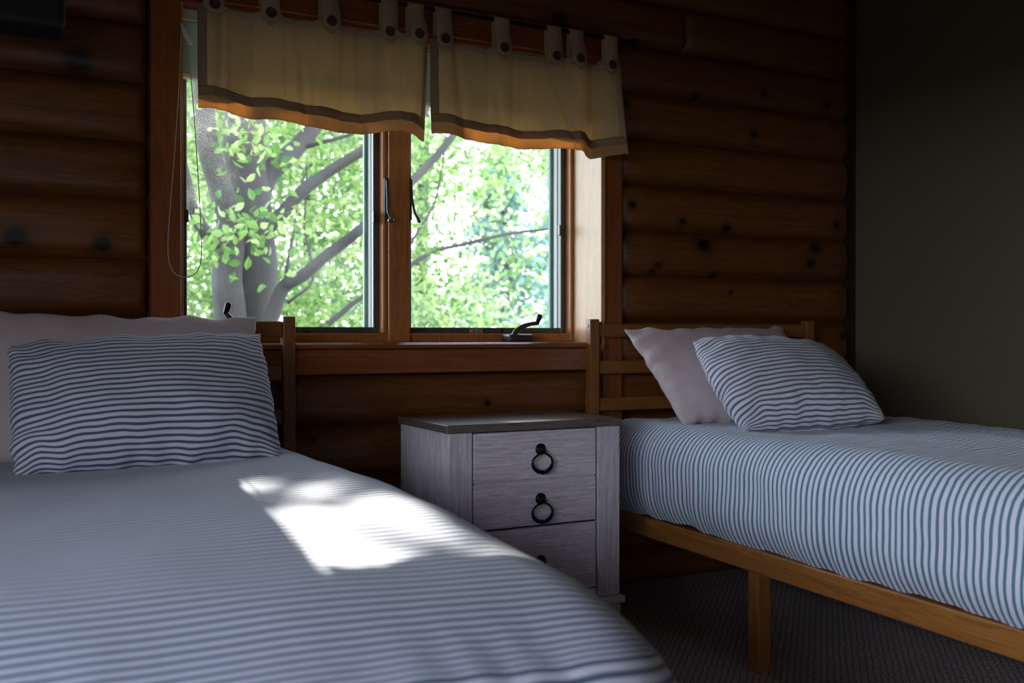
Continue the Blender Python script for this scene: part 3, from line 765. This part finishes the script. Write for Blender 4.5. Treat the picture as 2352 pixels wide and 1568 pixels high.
BR_ = [([(530, 760, 6.4), (522, 640, 6.4), (530, 540, 6.45), (505, 440, 6.4), (478, 330, 6.3), (465, 200, 6.3), (430, 20, 6.2)], .105, .05),
       ([(585, 470, 6.6), (612, 410, 6.6), (650, 370, 6.6), (695, 330, 6.7), (745, 250, 6.8), (800, 120, 7)], .085, .04),
       ([(600, 540, 6.5), (640, 495, 6.5), (695, 439, 6.4), (748, 400, 6.4), (846, 341, 6.3), (940, 300, 6.2), (1010, 200, 6.1)], .050, .025),
       ([(610, 770, 6.3), (630, 715, 6.3), (653, 660, 6.3), (696, 632, 6.2), (766, 572, 6.1), (846, 513, 6.0), (941, 424, 6.0), (1017, 340, 6.0), (1080, 240, 6.1)], .052, .022),
       ([(500, 560, 6.3), (470, 530, 6.2), (452, 490, 6.1), (436, 446, 6.0), (400, 300, 5.9)], .045, .03),
       ([(690, 345, 6.7), (740, 330, 6.6), (800, 312, 6.5), (846, 296, 6.4)], .018, .010),
       ([(730, 760, 7.0), (776, 727, 7.0), (812, 695, 7), (846, 671, 7), (900, 600, 7)], .024, .016),
       ([(900, 640, 7.5), (974, 587, 7.5), (1054, 562, 7.5), (1155, 540, 7.4), (1261, 525, 7.3), (1400, 500, 7.2)], .020, .010),
       ([(655, 655, 6.25), (668, 560, 6.3), (680, 480, 6.4), (700, 400, 6.5)], .012, .007), ([(940, 565, 7), (980, 500, 7), (1005, 440, 7), (1030, 300, 7)], .012, .007),
       ([(660, 700, 6.6), (720, 640, 6.6), (700, 520, 6.8), (705, 380, 6.8)], .010, .006)]
for pts, r0, r1 in BR_:
    bm = bmesh.new(); branch(bm, tp(*pts), r0, r1, 8, 4); obj('branch', bm, M['bark'], tree, smooth=True)
# twigs
bm = bmesh.new()
for i in range(60):
    x, y = random.uniform(420, 1300), random.uniform(250, 740); Y = random.uniform(6.5, 9)
    dx, dy = random.uniform(-60, 60), random.uniform(-60, 20)
    tube(bm, [at(x, y, Y), at(x+dx*.5, y+dy*.6, Y-.1), at(x+dx, y+dy, Y-.15)], [.006, .004, .002], 4, caps=False)
obj('twigs', bm, M['bark'], tree, kind='stuff')
# canopy holes shaped so sun patches land on the bed, nightstand and valance hem
def bedpt(x, y):
    h = .295; a_ = math.atan((x-1176)/F); d_ = h*F/(y-770)/math.cos(a_); return d_*math.sin(YAW+a_), d_*math.cos(YAW+a_)
HOLES = []
for (x, y, rx_, ry_) in [(1e9, 1e9, 0, 0), (572, 1130, .085, .075), (530, 1126, .05, .04), (745, 1137, .075, .075), (675, 1083, .06, .06), (655, 1108, .06, .04), (700, 1091, .05, .05), (690, 1062, .07, .03), (735, 1090, .04, .04),
                         (890, 1175, .10, .09), (960, 1215, .07, .06), (1030, 1235, .04, .03), (690, 1205, .17, .075), (640, 1215, .11, .06), (800, 1215, .12, .06), (700, 1240, .14, .05),
                         (745, 1270, .14, .075), (690, 1265, .10, .06), (720, 1310, .10, .05), (855, 1290, .05, .02), (715, 1325, .06, .03), (630, 1250, .08, .05), (720, 1185, .06, .04)]:
    bx_, by_ = bedpt(x, y); HOLES.append((bx_, by_, rx_*.50, ry_*.50))
HOLES = HOLES[1:]+[(1.14, 2.37, .05, .04), (1.26, 2.38, .06, .04), (1.38, 2.37, .04, .04), (1.36, 1.20, .050, .060), (1.46, 1.20, .050, .060), (1.52, 1.20, .050, .060), (0.47, 1.20, .050, .060), (1.24, 1.20, .050, .060), (1.15, 1.20, .050, .060)]
def tobed(p):
    k = (p.z-(EYE-.295))/SUN.z; return p.x-SUN.x*k, p.y-SUN.y*k
def inhole(p, s):
    x, y = tobed(p)
    return any(((x-hx)/(a_+s*.55))**2+((y-hy)/(b_+s*1.0))**2 < 1 for hx, hy, a_, b_ in HOLES)
bm = bmesh.new(); cnt = 0
# unseen upper canopy, added above the window's view to dapple the sunlight
while cnt < 9000:
    bx_, by_ = random.uniform(-.1, 2.4), random.uniform(-1.6, 2.9); k = random.uniform(7.2, 8.6)
    p = Vector((bx_, by_, EYE-.295))+SUN*k
    s = random.uniform(.045, .06)
    if inhole(p, s*.8): cnt += .3; continue
    leafmesh(bm, p, s); cnt += 1
for i in range(1000):  # extra unseen leaves added to keep sun off the left pillows
    p = Vector((random.uniform(-.05, .645), random.uniform(1.985, 2.6), EYE-.295))+SUN*random.uniform(7.2, 8.6); leafmesh(bm, p, .05)
# leaves in view, near and middle
near = []
def ok(p, s): return not inhole(p, s)
cl = []
while len(cl) < 170:
    x, y, Y = random.uniform(250, 1500), random.uniform(40, 770), random.uniform(7.0, 10.5)
    if x > 1060 and y > 470 and random.random() < .85: continue
    if y < 420 and random.random() < .35: continue
    if x < 430 and random.random() < .5: continue
    cl.append((x, y, Y))
for _ in range(5): cl.append((random.gauss(560, 60), random.gauss(430, 110), random.uniform(5.9, 6.3)))
for i in range(14000):
    cx_, cy_, cY = random.choice(cl)
    Y = max(4.9, random.gauss(cY, .35)); p = at(random.gauss(cx_, 55), random.gauss(cy_, 34), Y)
    s = random.uniform(.026, .040)
    if not ok(p, s) or p.y < 4.5: continue
    if len(near) < 240 and Y < 8.2 and 430 < cx_ < 900 and 250 < cy_ < 740: near.append((p, s)); continue
    leafmesh(bm, p, s)
obj('foliage', bm, M['leaf'], tree, kind='stuff')
bm0 = bmesh.new(); leafmesh(bm0, (0, 0, 0), 1.0)
lm = obj('leaf', bm0, M['leaf'], tree, local=True); first = True
for i in range(45):   # leaf sprays in front of the trunk
    near.append((at(random.gauss(575, 50), random.gauss(470, 110), random.uniform(5.7, 6.1)), random.uniform(.03, .045)))
for i, (p, s) in enumerate(near[:295]):
    o = lm if i == 0 else lm.copy()
    if i: C.objects.link(o); o.parent = tree
    o.location = p-tree.location; o.scale = (s, s, s); o.rotation_euler = (random.random()*6, random.random()*6, random.random()*6)
# farther trees
def fartree(name, label, cat, px_, Y, spread, ht, nleaf, mat, s0, s1, cone=False, y0=-.5, trunk=.12):
    base = at(px_, 770, Y); base.z = -.5
    t = thing(name, label, cat, base, group=None)
    bm = bmesh.new(); tube(bm, [base, base+Vector((.1, 0, ht*.5)), base+Vector((.05, 0, ht*.95))], [trunk, trunk*.6, .02], 10); obj('trunk', bm, M['bark'], t, smooth=True)
    bm = bmesh.new()
    for i in range(int(nleaf/40)):
        if cone:
            h = random.random(); rr = spread*(1-h)*random.uniform(.3, 1); an = random.random()*6.28
            c0 = base+Vector((0, 0, ht*(.08+.92*h))); d = Vector((math.cos(an), math.sin(an), -.25))
            tube(bm, [c0, c0+d*rr], [.012, .005], 4, caps=False)
            for k in range(40):
                q = c0+d*rr*random.uniform(.15, 1)+Vector((random.gauss(0, .07), random.gauss(0, .07), random.gauss(-.06, .05))); leafmesh(bm, q, random.uniform(s0, s1))
        else:
            an, el = random.random()*6.28, random.uniform(-.7, 1.2); rr = spread*random.uniform(.35, 1)
            c0 = base+Vector((math.cos(an)*math.cos(el)*rr, math.sin(an)*math.cos(el)*rr, ht*.55+math.sin(el)*rr*ht*.45/spread))
            for k in range(40):
                q = c0+Vector((random.gauss(0, .38), random.gauss(0, .38), random.gauss(0, .22)))
                if inhole(q, s1): continue
                leafmesh(bm, q, random.uniform(s0, s1))
    obj('foliage', bm, M[mat], t, kind='stuff')
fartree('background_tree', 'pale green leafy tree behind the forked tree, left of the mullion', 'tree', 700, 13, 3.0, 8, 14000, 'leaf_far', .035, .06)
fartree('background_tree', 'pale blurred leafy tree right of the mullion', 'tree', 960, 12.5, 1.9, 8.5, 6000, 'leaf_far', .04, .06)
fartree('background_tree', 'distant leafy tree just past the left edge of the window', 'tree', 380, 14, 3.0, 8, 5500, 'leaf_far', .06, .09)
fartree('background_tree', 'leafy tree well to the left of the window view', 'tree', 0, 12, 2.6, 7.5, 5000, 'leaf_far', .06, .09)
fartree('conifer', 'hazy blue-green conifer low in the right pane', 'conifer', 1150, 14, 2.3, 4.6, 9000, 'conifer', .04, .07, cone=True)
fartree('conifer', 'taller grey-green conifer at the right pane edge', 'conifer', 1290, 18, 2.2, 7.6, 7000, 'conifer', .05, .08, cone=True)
for (px_, Y, sp, ht, lab) in ((470, 12, 1.1, 2.6, 'leafy shrub low behind the trunk at the left pane edge'), (760, 11.5, 1.3, 2.7, 'leafy shrub low in the left pane, right of the trunk'), (980, 12.2, 1.0, 2.3, 'leafy shrub low in the right pane beside the mullion')):
    fartree('shrub', lab, 'shrub', px_, Y, sp, ht, 3600, 'leaf_far', .035, .055, trunk=.04)
# unseen hedge added outside the side window to block low light
hd = thing('hedge', 'unseen dark evergreen hedge added outside the side window to block low light', 'hedge', (-4.2, .1, -.5))
bm = bmesh.new()
for i in range(6000): leafmesh(bm, (random.gauss(-4.2, .2), random.uniform(-9, 6), random.uniform(-.5, 1.1)+.1*random.gauss(0, 1)), random.uniform(.07, .11))
obj('foliage', bm, M['hedge'], hd, kind='stuff')
obj('stem_mass', B(-4.35, -4.1, -9, 6, -.5, 1.0, bev=.1, seg=2), M['hedge'], hd)
